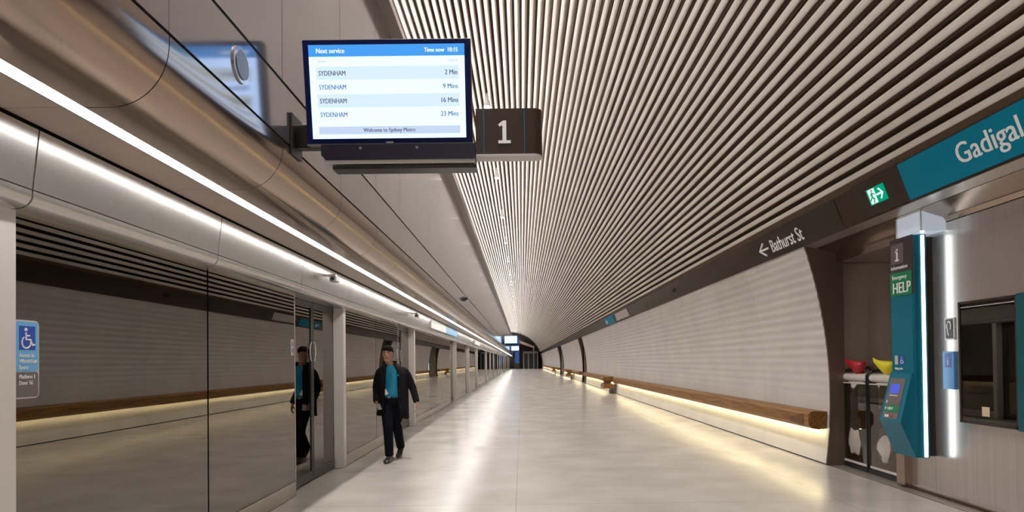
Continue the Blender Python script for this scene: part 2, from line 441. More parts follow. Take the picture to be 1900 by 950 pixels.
ls = thing('strip_light', (-2.06, 60, 2.69), 'long white led strip light recessed along the bronze soffit', 'light')
bm = B()
for a, b in zip(yj[::2], yj[2::2] + [Y1]): box(bm, -2.100, -2.018, a, b - .012, 2.709, 2.72)
link('diffuser', bm, M['led_cool'], ls)
bm = B(); box(bm, -2.113, -2.103, Y0, Y1, 2.701, 2.75); box(bm, -2.015, -2.010, Y0, Y1, 2.701, 2.75); link('housing', bm, M['grey'], ls)

# screen door header fascia with round bottom edge
yf = [3.24 + 1.98 * k for k in range(-10, 70)]; yf = [Y0] + [y for y in yf if Y0 < y < Y1 - .3] + [Y1]
bm = B()
for a, b in zip(yf, yf[1:]):
    prism(bm, [(-2.445, 2.392), (-2.41, 2.690), (-2.46, 2.690), (-2.50, 2.392)], a, b - .010)
fa = struct('trim_%d' % tn, bm, M['fascia_steel']); tn += 1
bm = B()
for a, b in zip(yf, yf[1:]):
    pr = [(-2.445, 2.386)]
    for i in range(9):
        t = i / 8 * pi / 2; pr.append((-2.535 + .09 * cos(t), 2.366 - .066 * sin(t) - .005))
    pr += [(-2.78, 2.295), (-2.78, 2.386)]
    prism(bm, pr, a, b - .010)
o = struct('trim_%d' % tn, bm, M['fascia_steel']); tn += 1; smooth_by_angle(o, 30)
bm = B(); box(bm, -2.80, -2.50, Y0, Y1, 2.30, 2.82); box(bm, -2.8, -1.90, Y0, Y1, 2.77, 2.82); struct('trim_%d' % tn, bm, M['dark_joint']); tn += 1

# track side of the screen doors
bm = B(); box(bm, -9.2, -2.85, Y0, Y1, -1.35, -1.1); struct('floor_track', bm, M['ballast'])
bm = B(); box(bm, -2.95, -2.801, Y0, Y1, -1.1, -.02); struct('wall_platform_edge', bm, M['concrete'])
bm = B(); box(bm, -6.9, -6.7, Y0, Y1, -1.1, 5.0); struct('wall_track', bm, M['concrete'])
for x in (-4.0, -5.435):
    bm = B(); prism(bm, [(x - .07, -1.1), (x + .07, -1.1), (x + .012, -1.05), (x + .035, -.96), (x - .035, -.96), (x - .012, -1.05)], Y0, Y1)
    tag(link('rail', bm, M['grey']), 'steel running rail on the track bed, %s the platform' % ('nearer' if x > -5 else 'further from'), 'rail', 'running rails')
# far end wall and the wall behind the camera
def cavern_wall(y, d, m, name):
    bm = B(); pr = arc(RR + .08, -radians(8.3), pi + radians(15), 40); prism(bm, pr + [(-9.2, -1.2), (4.3, -1.2)][:1] + [(-9.2, -.25), (4.3, -.25)][:0], y, y + d); return struct(name, bm, m)
cavern_wall(Y1, .2, mat('end_dark', (.035, .022, .017), .6), 'wall_end')
cavern_wall(Y0 - .2, .2, M['panel_white'], 'wall_back')

# ------------------------------------------------------------------ platform screen doors
XG = -2.585; XD = -2.70
posts = []
n = 0
for c in range(7):
    for k in range(3): posts.append(3.28 + 22.2 * c + 6.15 * k)
posts = [p for p in posts if p < Y1 - 1]
ordn = ['second', 'third', 'fourth', 'fifth', 'sixth', 'seventh', 'eighth', 'ninth', 'tenth', 'eleventh', 'twelfth', 'thirteenth', 'fourteenth', 'fifteenth', 'sixteenth', 'seventeenth', 'eighteenth', 'nineteenth', 'twentieth']
def c_arc(bm, y, z, s, x):
    """thin curved grab mark beside the leaf seam"""
    pts = []
    for i in range(11):
        t = -pi * .42 + pi * .84 * i / 10
        pts.append((x, y + s * (.035 + .075 * cos(t)), z + .125 * sin(t)))
    tube(bm, pts, .007, 6)
def bay(yp, L, label, detail):
    t = thing('screen_door_bay', (XG, yp - L / 2, 0), label, 'screen door', 'glass platform screen door bays')
    ya = yp - L + .004; yb = yp - 2.06
    npan = 2 if L < 7 else 3
    st = (yb - ya) / npan
    for i in range(npan):
        a = ya + st * i; b = a + st
        bm = B(); box(bm, XG - .012, XG, a + .012, b - .012, .17, 2.30); link('glass_panel', bm, M['glass'], t)
        if i > 0:
            bm = B(); box(bm, XG - .09, XG - .014, a - .05, a + .05, .02, 2.295); link('mullion', bm, M['charcoal'], t)
    bm = B(); box(bm, XG - .05, XG + .004, ya, yb, .006, .165, .003); link('bottom_rail', bm, M['rail_steel'], t)
    bm = B(); box(bm, XG - .10, XG + .002, yb - .011, yb + .012, .006, 2.295); link('edge_frame', bm, M['rail_steel'], t)
    # sliding leaves, recessed behind the fixed glass
    ym = yp - 1.08
    for s, (a, b) in enumerate(((yb + .0, ym - .006), (ym + .006, yp - .13))):
        lf = None
        bm = B()
        box(bm, XD - .04, XD, a, b, .02, .13); box(bm, XD - .04, XD, a, b, 2.22, 2.29)
        ee = (b - .045, b) if s == 0 else (a, a + .045)
        box(bm, XD - .04, XD, ee[0], ee[1], .13, 2.22)
        lf = link('door_leaf', bm, M['charcoal'], t)
        bm = B(); box(bm, XD - .03, XD - .012, a, b, .13, 2.22); link('pane', bm, M['glass'], lf)
        if detail:
            bm = B(); c_arc(bm, ym, 1.66, -1 if s == 0 else 1, XD + .006); link('handle', bm, M['offwhite'], lf)
    bm = B(); box(bm, XG - .125, -2.563, yp - .125, yp, .004, 2.305, .004); link('post', bm, M['post_steel'], t)
    if detail:
        bm = B(); box(bm, XG + .001, XG + .004, yb - .13, yb - .045, 1.60, 1.78); link('notice', bm, M['offwhite'], t)
        bm = B(); box(bm, XG + .0045, XG + .0055, yb - .115, yb - .06, 1.70, 1.76); box(bm, XG + .0045, XG + .0055, yb - .115, yb - .06, 1.625, 1.68); link('notice_print', bm, M['grey'], t)
    return t
prev = 3.28 - 9.9
for i, p in enumerate(posts):
    if i == 0: lab = 'glass screen door bay running out of the left frame edge, behind the silver post'
    elif i == 1: lab = 'nearest full glass screen door bay, between the accessible sign and the first narrow post'
    elif i == 2: lab = 'glass screen door bay directly behind the walking man'
    elif i == 3: lab = 'long glass screen door bay just beyond the walking man'
    elif i == len(posts) - 1: lab = 'last glass screen door bay, beside the dark far end'
    else: lab = 'distant glass screen door bay, %s one beyond the walking man' % ordn[i - 4]
    bay(p, p - prev, lab, i < 4); prev = p
# closing glass after the last post
# accessible-space sign stuck on the first pane
t = thing('door_sign', (XG + .002, 3.37, 1.337), 'blue and grey accessible space sign on the glass by the left post', 'sign')
XS = XG + .0015
def rrect(y0, y1, z0, z1, r, right_only=False):
    pts = []
    for (cy, cz, a0) in ((y1 - r, z1 - r, 0), (y0 + r, z1 - r, pi / 2), (y0 + r, z0 + r, pi), (y1 - r, z0 + r, 3 * pi / 2)):
        for k in range(6):
            a = a0 + pi / 2 * k / 5; pts.append((cy + r * cos(a), cz + r * sin(a)))
    return pts
def yplate(bm, pts, x0, x1):
    a = [bm.verts.new((x0, y, z)) for y, z in pts]; b = [bm.verts.new((x1, y, z)) for y, z in pts]; n = len(pts)
    for i in range(n): bm.faces.new((a[i], a[(i + 1) % n], b[(i + 1) % n], b[i]))
    bm.faces.new(a[::-1]); bm.faces.new(b); return bm
SY0, SY1 = 3.376, 3.555
# the post hides the plate's near edge
bm = B(); yplate(bm, rrect(3.284, 3.454, 1.337, 1.745, .028), XS, XS + .006); link('backplate', bm, M['offwhite'], t)
XS += .006; sy0 = 3.288; sy1 = 3.446
bm = B(); yplate(bm, rrect(sy0, sy1, 1.477, 1.737, .018), XS, XS + .002); link('upper_panel', bm, M['sky_blue'], t)
bm = B(); yplate(bm, rrect(sy0, sy1, 1.345, 1.475, .018), XS, XS + .002); link('lower_panel', bm, M['sticker_grey'], t)
bm = B(); box(bm, XS + .002, XS + .003, 3.314, 3.424, 1.590, 1.714); sq = link('symbol_panel', bm, M['royal'], t)
def wheelchair(bm, org, xd, yd, s, r=.075):
    """seated wheelchair figure drawn with bars; s = height"""
    o = Vector(org); xd = Vector(xd); yd = Vector(yd)
    P = lambda a, b: o + xd * a * s + yd * b * s
    sphere(bm, P(.38, .92), .085 * s, 12)
    tube(bm, [P(.38, .78), P(.40, .42), P(.68, .42), P(.82, .14), P(.95, .18)], r * s * .75, 8)
    tube(bm, [P(.40, .62), P(.64, .62)], r * s * .6, 8)
    tube(bm, [P(.42 + .29 * cos(a), .28 + .29 * sin(a)) for a in [radians(120 + 25 * k) for k in range(11)]], r * s * .6, 8)
    return bm
bm = B(); wheelchair(bm, (XS + .003, 3.317, 1.600), (0, 1, 0), (0, 0, 1), .104, .07); link('wheelchair_symbol', bm, M['white'], t)
for s, z in (('Access to', 1.552), ('Wheelchair', 1.522), ('Space', 1.490)): text('lettering', s, .031, M['white'], (XS + .0025, 3.312, z), (0, 1, 0), (0, 0, 1), t, xs=.85)
for s, z in (('Platform 1', 1.441), ('Door 16', 1.409)): text('lettering', s, .031, M['white'], (XS + .0025, 3.312, z), (0, 1, 0), (0, 0, 1), t, xs=.85)

# ------------------------------------------------------------------ hanging display with platform sign
def display(y, label, main, zc=3.375, xc=-.905):
    t = thing('information_display', (xc, y, 2.84), label, 'screen', 'hanging service screens')
    tilt = radians(9); up = Vector((0, -sin(tilt), cos(tilt))); xd = Vector((1, 0, 0)); nrm = xd.cross(up)   # nrm -> towards camera
    c = Vector((xc, y, zc)); w2, h2 = .578, .352
    P = lambda a, b, n=0: c + xd * a + up * b + nrm * n
    bm = B(); quad_plate(bm, P(-w2, -h2, -.07), xd, up, 2 * w2, 2 * h2, .07); bmesh.ops.bevel(bm, geom=bm.edges[:], offset=.004, segments=1, affect='EDGES')
    link('casing', bm, M['charcoal'], t)
    bm = B(); quad_plate(bm, P(-w2 + .006, -h2 + .014, .0005), xd, up, 2 * w2 - .012, 2 * h2 - .020, .004); link('bezel', bm, M['navy'], t)
    bm = B(); quad_plate(bm, P(-w2, -h2, .0), xd, up, 2 * w2, .012, .007); link('lower_trim', bm, M['grey'], t)
    sw, sh = .535, .310
    bm = B(); quad_plate(bm, P(-sw, -sh + .005, .005), xd, up, 2 * sw, 2 * sh, .002); sc = link('screen', bm, M['scr_white'], t)
    if main:
        zz = .0073
        bm = B(); quad_plate(bm, P(-sw, .238, zz), xd, up, 2 * sw, .077, .001); link('header_bar', bm, M['scr_blue'], sc)
        for k, yy in enumerate((.086, -.097)):
            bm = B(); quad_plate(bm, P(-sw + .045, yy, zz), xd, up, 2 * sw - .085, .088, .001); link('row_band', bm, M['scr_band'], sc)
        bm = B(); quad_plate(bm, P(-sw + .045, -.276, zz), xd, up, 2 * sw - .085, .052, .001); link('message_bar', bm, M['scr_foot'], sc)
        T = lambda s, size, a, b, m, al='LEFT', xs=1.0, bo=0: text('lettering', s, size, m, P(a, b, .0085), xd, up, sc, al, xs, bo or .0022, .0004)
        T('Next service', .045, -sw + .05, .261, M['scr_head'], xs=.84, bo=.003)
        T('Time now  10:15', .040, sw - .045, .263, M['scr_head'], 'RIGHT', xs=.84, bo=.003)
        T('Service', .024, -sw + .055, .200, M['scr_foot'], xs=.9); T('Departs', .024, sw - .045, .200, M['scr_foot'], 'RIGHT', xs=.9)
        for k, s in enumerate(('2 Min', '9 Mins', '16 Mins', '23 Mins')):
            yy = .114 - k * .0913
            T('SYDENHAM', .046, -sw + .06, yy, M['scr_text'], xs=.78); T(s, .046, sw - .05, yy, M['scr_text'], 'RIGHT', xs=.85)
        T('Welcome to Sydney Metro', .038, 0.0, -.262, M['scr_text'], 'CENTER', xs=.86)
        bm = B(); quad_plate(bm, P(-.025, -.337, .0045), xd, up, .05, .010, .001); link('maker_badge', bm, M['offwhite'], t)
    # lower housing
    x0, x1 = xc - .462, xc + .60
    bm = B(); prism(bm, [(x0, 3.012), (x1, 3.012), (x1, 2.915), (x1 - .01, 2.905), (x0 + .03, 2.905), (x0, 2.94)], y - .02, y + .16); lh = link('lower_housing', bm, mat('housing_navy', (.004, .005, .016), .3) if main else M['navy'], t)
    bm = B(); box(bm, x0 + .015, x1 - .005, y - .015, y + .15, 2.880, 2.904); link('light_strip_trim', bm, M['offwhite'], t)
    bm = B(); box(bm, x0 + .075, x1 + .008, y - .005, y + .12, 2.845, 2.868); link('lower_bar', bm, M['black'], t)
    if main:
        for xx in (xc - .19, xc + .20):
            bm = B(); disc(bm, (xx, y - .019, 2.985), (0, -1, 0), .010, .006, 12); link('fixing', bm, M['grey'], lh)
    # arm to the wall and spine behind
    bm = B(); box(bm, -1.618, x1 - .05, y + .165, y + .24, 3.05, 3.22, .006); link('support_arm', bm, M['black'], t)
    bm = B(); box(bm, -1.617, -1.60, y + .08, y + .29, 2.99, 3.28, .004); link('wall_plate', bm, M['black'], t)
    bm = B(); box(bm, x0 + .2, x1 - .3, y + .085, y + .13, 3.015, 3.5); link('back_bracket', bm, M['charcoal'], t)
    return t
display(4.46, 'large service screen listing Sydenham trains, hung nearest the camera', True)
display(55.0, 'small bright screen hanging over the platform near the far end', False)
display(91.0, 'smallest bright screen hanging just above the far end doors', False)

t = thing('platform_sign', (-.07, 4.55, 2.93), 'dark hanging platform sign with a white number 1', 'sign')
pr = [(-.302, 4.475), (.10, 4.475)] + [(.10 + .062 * sin(a), 4.537 - .062 * cos(a)) for a in [pi * k / 10 for k in range(1, 10)]] + [(.10, 4.60), (-.302, 4.60)]
bm = B(); zprism(bm, pr, 2.945, 3.262); o = link('sign_body', bm, M['sign_plate'], t); smooth_by_angle(o, 25)
bm = B(); zprism(bm, [(x, y) for x, y in pr], 2.930, 2.945); link('underside', bm, M['offwhite'], t)
for x in (-.245, .037):
    bm = B(); box(bm, x - .003, x + .003, 4.471, 4.475, 2.95, 3.258); link('edge_line', bm, M['teal'], t)
bm = B(); nx, nz = -.105, 3.018; prism(bm, [(nx - .040, nz), (nx + .046, nz), (nx + .046, nz + .020), (nx + .016, nz + .020), (nx + .016, nz + .158), (nx - .006, nz + .158), (nx - .040, nz + .132), (nx - .030, nz + .116), (nx - .011, nz + .128), (nx - .011, nz + .020), (nx - .040, nz + .020)], 4.470, 4.4745); link('numeral', bm, M['lettering'], t)
bm = B(); box(bm, -.300, -.20, 4.601, 4.66, 3.06, 3.20); link('bracket', bm, M['black'], t)

# ------------------------------------------------------------------ little devices on the left wall and fascia
t = thing('wall_speaker', (-1.62, 3.745, 3.14), 'round grey speaker set in the panel between bulkhead and screen', 'speaker')
bm = B(); disc(bm, (-1.6195, 3.745, 3.245), (1, 0, 0), .105, .010, 36); link('rim', bm, M['fascia_steel'], t)
bm = B(); disc(bm, (-1.609, 3.745, 3.245), (1, 0, 0), .082, .006, 36); link('grille', bm, mat('grille', (.16, .19, .24), .5, .3), t)
def dome(y, z, label):
    t = thing('dome_camera', (-1.60, y, z), label, 'camera')
    bm = B(); disc(bm, (-1.6195, y, z), (1, 0, 0), .075, .03, 20); link('base', bm, M['charcoal'], t)
    bm = B(); sphere(bm, (-1.575, y, z), .062, 16); link('dome', bm, M['black'], t)
dome(18.3, 3.30, 'small black dome camera on the metal wall over the door header')
def bracket_camera(y, label):
    t = thing('security_camera', (-2.40, y, 2.45), label, 'camera', 'small cameras on the door header')
    bm = B(); box(bm, -2.43, -2.30, y - .02, y + .02, 2.585, 2.615, .004); link('arm', bm, M['rail_steel'], t)
    bm = B(); box(bm, -2.36, -2.27, y - .10, y + .06, 2.515, 2.585, .012); b_ = link('body', bm, mat('camera_body', (.32, .29, .27), .4), t)
    bm = B(); disc(bm, (-2.315, y - .10, 2.55), (0, -1, 0), .024, .012, 16); link('lens', bm, M['black'], t)
bracket_camera(8.05, 'small camera on the door header nearest the first narrow post')
bracket_camera(14.4, 'small camera on the door header above the second door')
for k, (a, b) in enumerate(((17.3, 20.6), (33.5, 37.5))):
    t = thing('header_sign', (-2.40, (a + b) / 2, 2.43), ('white sign panel on the door header beyond the man' if k == 0 else 'pale sign panel on the door header, far along the platform'), 'sign', 'header signs')
    bm = B(); box(bm, -2.432, -2.40, a, b, 2.43, 2.66, .004); link('panel', bm, M['white'], t)
    if k == 0:
        bm = B(); box(bm, -2.432, -2.402, b + .01, b + 3.6, 2.43, 2.66, .004); link('blue_glow', bm, M['sky_blue'], t)  # blue panel paints the blue-lit stretch of the header

# ceiling spotlights hanging through the slats; unseen and far ones are added light sources
labs = {14.7: 'nearest white ceiling spotlight, beside the number sign', 16.2: 'second white ceiling spotlight, just beyond the nearest one', 26.0: 'third white spotlight along the slatted ceiling', 31.6: 'fourth white spotlight along the slatted ceiling', 37.4: 'fifth white spotlight along the slatted ceiling', 43.1: 'sixth white spotlight along the slatted ceiling'}
for y in [-13.3, -7.7, -2.1, 3.5, 9.1, 14.7, 16.2, 20.4, 26.0, 31.6, 37.4, 43.1] + [48.7 + 5.7 * k for k in range(15)]:
    x = -.72; l = labs.get(y, 'tiny far white spotlight, continuing the row down the slatted ceiling for light')
    if y < 12: l = {-13.3: 'added unseen ceiling spotlight furthest behind the camera', -7.7: 'second added unseen ceiling spotlight behind the camera', -2.1: 'added unseen ceiling spotlight just behind the camera', 3.5: 'added unseen ceiling spotlight above the service screen', 9.1: 'added unseen ceiling spotlight over the walking man'}[y]
    if y == 20.4: l = 'added ceiling spotlight, out of sight behind the number sign'
    zc = CZ + sqrt((RR - .03) ** 2 - (x - CX) ** 2)
    t = thing('ceiling_spotlight', (x, y, zc), l, 'light', 'ceiling spotlights')
    bm = B(); tube(bm, [(x, y, zc + .08), (x, y, zc - .14)], .02, 10); link('stem', bm, M['white'], t)
    bm = B(); tube(bm, [(x, y, zc - .12), (x, y - .03, zc - .26)], [.065, .085], 18); hd = link('head', bm, M['white'], t)
    bm = B(); disc(bm, (x, y - .0305, zc - .262), (0, -.2, -1), .06, .005, 18); link('lamp', bm, M['spot'], hd)
    if y != 16.2:
        ld = bpy.data.lights.new('spot_lamp', 'SPOT'); ld.energy = E_DOWN; ld.spot_size = radians(118); ld.spot_blend = .7; ld.shadow_soft_size = .07; ld.color = (1, .965, .94)
        lo = bpy.data.objects.new('spot_lamp', ld); C.objects.link(lo); lo.parent = t; lo.location = (0, -.03, -.30)

# ------------------------------------------------------------------ signs on the right fascia
XD_ = Vector((0, -1, 0))       # reading direction runs towards the camera on the right wall
def FP(y, v, n=0.0): return Vector((FB.x, y, FB.z)) + FU * v + FN * n
def fplate(name, y_far, y_near, v0, v1, m, parent, n0=.004, t=.01):
    bm = B(); quad_plate(bm, FP(y_far, v0, n0), XD_, FU, y_far - y_near, v1 - v0, t); return link(name, bm, m, parent)
t = thing('station_sign', FP(5.2, 0, .01), 'large teal station name sign over the right wall reading Gadigal', 'sign')
fplate('panel', 6.54, 3.2, .004, .385, M['teal_sign'], t, .004, .012)
fplate('lower_edge', 6.54, 3.2, -.012, .0035, M['black'], t, .002, .012)
text('lettering', 'Gadigal', .262, M['lettering'], FP(5.74, .125, .0165), XD_, FU, t, xs=.98, bold=.007)
t = thing('exit_sign', FP(7.0, 0, .01), 'dark plate with green running man exit sign and arrow', 'sign')
pl = fplate('plate', 7.45, 6.55, .0, .40, M['sign_plate'], t, .002, .010)
gr = fplate('green_panel', 7.19, 6.86, .11, .29, M['exit_green'], t, .0125, .008)
fplate('white_panel', 7.165, 7.035, .118, .282, M['exit_white'], gr, .021, .001)
bm = B()
def FQ(y, v): return FP(y, v, .0225)
sphere(bm, FQ(7.085, .262), .011, 10)
tube(bm, [FQ(7.095, .245), FQ(7.105, .20), FQ(7.08, .165), FQ(7.10, .125)], .0085, 6); tube(bm, [FQ(7.105, .20), FQ(7.135, .175), FQ(7.155, .16)], .0075, 6)
tube(bm, [FQ(7.13, .215), FQ(7.095, .238), FQ(7.055, .215)], .006, 6)
link('running_figure', bm, M['exit_green'], gr)
bm = B(); tube(bm, [FQ(7.01, .20), FQ(6.91, .20)], .012, 6); tube(bm, [FQ(6.955, .255), FQ(6.90, .20), FQ(6.955, .145)], .012, 6); link('arrow', bm, M['exit_white'], gr)
t = thing('street_sign', FP(9.7, 0, .01), 'dark direction sign reading Bathurst St with left arrow', 'sign')
fplate('plate', 10.9, 7.9, .02, .36, mat('dark_glossy', (.03, .02, .015), .2), t, .003, .006)
bm = B(); Q = lambda y, v: FP(y, v, .014)
tube(bm, [Q(10.52, .165), Q(10.17, .165)], .016, 6); tube(bm, [Q(10.32, .265), Q(10.52, .165), Q(10.32, .065)], .016, 6); link('arrow', bm, M['lettering'], t)
text('lettering', 'Bathurst St', .285, M['lettering'], FP(10.08, .070, .0095), XD_, FU, t, xs=.88, bold=.008)
t = thing('station_sign', FP(28.5, 0, .01), 'small distant teal sign on the dark right fascia', 'sign')
fplate('panel', 30.0, 27.2, .03, .36, M['teal_sign'], t); fplate('pale_panel', 26.6, 23.6, .05, .34, M['offwhite'], t)
text('lettering', 'Gadigal', .22, M['lettering'], FP(29.8, .12, .015), XD_, FU, t, xs=.9)
t = thing('dome_camera', FP(16.5, .2, .02), 'small black camera dome halfway along the right fascia', 'camera')
bm = B(); disc(bm, FP(16.5, .2, .001), FN, .06, .02, 16); link('base', bm, M['charcoal'], t)
bm = B(); sphere(bm, FP(16.5, .2, .03), .045, 14); link('dome', bm, M['black'], t)

# ------------------------------------------------------------------ help point totem
def help_point(y0, x0, label, full):
    """near end at y0; the totem is hung on the wall plane x=4.458 (full) """
    y1 = y0 + .43; x1 = x0 + .165; z0, z1 = .42, 2.82
    t = thing('help_point', (x0 + .1, (y0 + y1) / 2, z0), label, 'help point')
    bm = B()
    pr = [(x0, y0 + .03), (x0, y1), (x1, y1), (x1, y0 + .05)] + [(x0 + .1 + .065 * cos(a), y0 + .05 - .05 * sin(a)) for a in [pi * k / 8 for k in range(1, 8)]]
    zprism(bm, pr, z0, z1); bd = smooth_by_angle(link('body', bm, M['teal'], t), 30)
    bm = B(); box(bm, x1, 4.457 if full else x1 + .07, y0 + .06, y1 - .03, z0 + .01, z1 - .02); link('wall_mount', bm, M['black'], t)
    bm = B(); box(bm, x0 + .083, x0 + .117, y0 - .012, y0 + .012, z0 + .01, z1 - .01, .006); link('light_strip', bm, M['led_kiosk'], t)
    if not full: return t
    bm = B(); box(bm, x0 - .004, x0 + .018, y0 + .02, y1, 2.183, z1 + .002, .001); link('information_panel', bm, M['info_plate'], t)
    bm = B(); box(bm, x0 - .006, x0 - .0038, y0 + .028, y1 - .004, 2.185, 2.445); gp = link('emergency_panel', bm, M['green'], t)
    bm = B(); box(bm, x0 - .006, x0 - .0038, y0 + .17, y1 - .025, 2.545, 2.765); ip = link('symbol_panel', bm, M['mauve'], t)
    TX = lambda s, sz, y, z, m, par, al='LEFT', xs=1.0, bo=0.0, xx=.0065: text('lettering', s, sz, m, (x0 - xx, y, z), (0, -1, 0), (0, 0, 1), par, al, xs, bo)
    text('information_symbol', 'i', .215, M['lettering'], (x0 - .0065, y0 + .287, 2.575), (0, -1, 0), (0, 0, 1), ip, 'CENTER', 1.2, .004)
    TX('Information', .060, y1 - .02, 2.482, M['lettering'], t, 'LEFT', 1.1, xx=.0045)
    TX('Emergency', .062, y1 - .045, 2.372, M['lettering'], gp, 'LEFT', 1.0)
    TX('HELP', .170, y1 - .045, 2.215, M['lettering'], gp, 'LEFT', .90, .006)
    # serif strokes of the information symbol
    bm = B(); box(bm, x0 - .0095, x0 - .0065, y0 + .252, y0 + .322, 2.575, 2.592); box(bm, x0 - .0095, x0 - .0065, y0 + .29, y0 + .318, 2.672, 2.688); link('symbol_serif', bm, M['lettering'], ip)
    # small symbols above console
    bm = B(); box(bm, x0 - .003, x0, y1 - .115, y1 - .06, 1.42, 1.52); link('induction_symbol', bm, M['offwhite'], t)
    bm = B(); box(bm, x0 - .003, x0, y1 - .235, y1 - .145, 1.42, 1.52); rs = link('access_symbol', bm, M['royal'], t)
    bm = B(); wheelchair(bm, (x0 - .004, y1 - .16, 1.43), (0, -1, 0), (0, 0, 1), .075, .07); link('wheelchair_symbol', bm, M['white'], rs)
    TX('Help point', .034, y1 - .06, 1.365, M['lettering'], t, xx=.002)
    # console jutting towards the platform: slanted face then undercut
    ca, cb = y0 + .015, y1 - .01
    prof = [(x0, 1.335), (x0 - .03, 1.325), (x0 - .16, .795), (x0, .43)]
    bm = B(); prism(bm, prof, ca, cb); cs = link('console', bm, M['teal'], t)
    bmesh.ops
    A = Vector((x0 - .030, 0, 1.325)); Bq = Vector((x0 - .16, 0, .795)); up = (A - Bq).normalized(); L_ = (A - Bq).length
    xd = Vector((0, -1, 0)); org = Vector((Bq.x, cb, Bq.z))
    def cp(name, a, v, w_, h_, m, par, off=.001, th=.003):
        bm = B(); nn = xd.cross(up); quad_plate(bm, org + xd * a + up * v + nn * off, xd, up, w_, h_, th); return link(name, bm, m, par)
    W_ = cb - ca
    face = cp('console_face', .045, .03, W_ - .12, L_ - .09, M['sticker_grey'], cs)
    cp('screen', .09, .315, .16, .105, M['kiosk_screen'], face, .0045)
    cp('screen_sill', .09, .285, .16, .012, M['offwhite'], face, .0045)
    g2 = cp('help_button_panel', .055, .105, W_ - .15, .075, M['green'], face, .0045)
    cp('info_button_panel', .055, .19, W_ - .15, .05, M['mauve'], face, .0045)
    nn = xd.cross(up)
    for v in (.143, .215):
        bm = B(); disc(bm, org + xd * .085 + up * v + nn * .006, nn, .016, .008, 14); link('push_button', bm, M['offwhite'], face)
    text('lettering', 'HELP', .045, M['lettering'], org + xd * .12 + up * .128 + nn * .009, xd, up, g2, xs=1.0)
    for q in (.09, .13, .21):
        cp('card_slot', q, .045, .03, .028, M['white'] if q < .2 else M['red'], face, .0045)
    # side cards mirrored in the brushed wall are built there as plates
    return t
help_point(6.93, 4.215, 'tall teal help point with a white light strip, hung on the right wall', True)
help_point(66.6, 4.30, 'distant thin teal help point in the far recess beside the benches', False)
# pale lit box above the help point
t = thing('light_box', (4.32, 6.97, 2.83), 'pale silver lit box between the help point and the ceiling', 'light box')
bm = B(); box(bm, 4.20, 4.455, 6.75, 7.20, 2.825, 3.06); link('box_body', bm, mat('pale_box', (.62, .68, .75), .25, .2, emit=(.55, .65, .75), es=.45), t)
for (a, b) in ((6.745, 6.765), (7.185, 7.205)):
    bm = B(); box(bm, 4.194, 4.1995, a, b, 2.826, 3.058); link('edge_trim', bm, M['white'], t)
# reflection of the help point's side cards, built as plates on the wall
t = thing('hearing_sign', (4.452, 6.72, 1.676), 'black and white hearing loop sign, its reflection built as a plate on the brushed wall', 'sign')
bm = B(); box(bm, 4.446, 4.4575, 6.642, 6.79, 1.676, 1.905, .001); link('plate', bm, M['white'], t)
bm = B(); box(bm, 4.4445, 4.446, 6.655, 6.777, 1.690, 1.892); link('print', bm, M['black'], t)
bm = B(); tube(bm, [(4.443, 6.716 - .032 * cos(a) , 1.815 + .05 * sin(a)) for a in [radians(-40 + 24 * k) for k in range(10)]] + [(4.443, 6.73, 1.745), (4.443, 6.72, 1.72)], .008, 6); link('ear_symbol', bm, M['white'], t)
t = thing('information_card', (4.44, 6.70, 1.163), 'light blue notice card, its reflection built as a plate low on the brushed wall', 'notice')
bm = B(); box(bm, 4.425, 4.4575, 6.625, 6.80, 1.165, 1.555, .003); link('card', bm, mat('card_blue', (.10, .30, .62), .35), t)
bm = B(); box(bm, 4.4235, 4.425, 6.66, 6.765, 1.39, 1.535); b2 = link('symbol_panel', bm, mat('card_blue_dark', (.06, .14, .42), .4), t)
text('lettering', 'i', .12, M['white'], (4.4235, 6.712, 1.415), (0, -1, 0), (0, 0, 1), b2, 'CENTER')
# dark glass map case
t = thing('display_case', (4.42, 6.2, .83), 'dark mirror-fronted display case on the brushed right wall', 'display case')
ya, yb, za, zb = 5.71, 6.49, .845, 2.045
bm = B(); box(bm, 4.40, 4.457, ya, yb, za, zb, .003); link('case_body', bm, M['charcoal'], t)
bm = B()
for (a, b, c, d) in ((ya, ya + .035, za, zb), (yb - .025, yb, za, zb), (ya, yb, za, za + .03), (ya, yb, zb - .02, zb)): box(bm, 4.385, 4.3995, a, b, c, d)
link('door_frame', bm, M['sign_plate'], t)
bm = B(); box(bm, 4.3905, 4.3945, ya + .035, yb - .025, za + .03, zb - .02); link('glass_front', bm, M['case_glass'], t)
bm = B(); box(bm, 4.395, 4.3992, ya + .04, yb - .03, za + .035, zb - .025); link('poster_board', bm, mat('poster_brown', (.03, .017, .012), .5), t)
bm = B(); box(bm, 4.3870, 4.3895, 6.08, 6.18, .93, 1.02); link('paper_note', bm, M['cream'], t)
bm = B(); box(bm, 4.37, 4.457, 5.27, 5.708, za - .01, zb + .01, .003); link('teal_side', bm, M['teal_deep'], t)

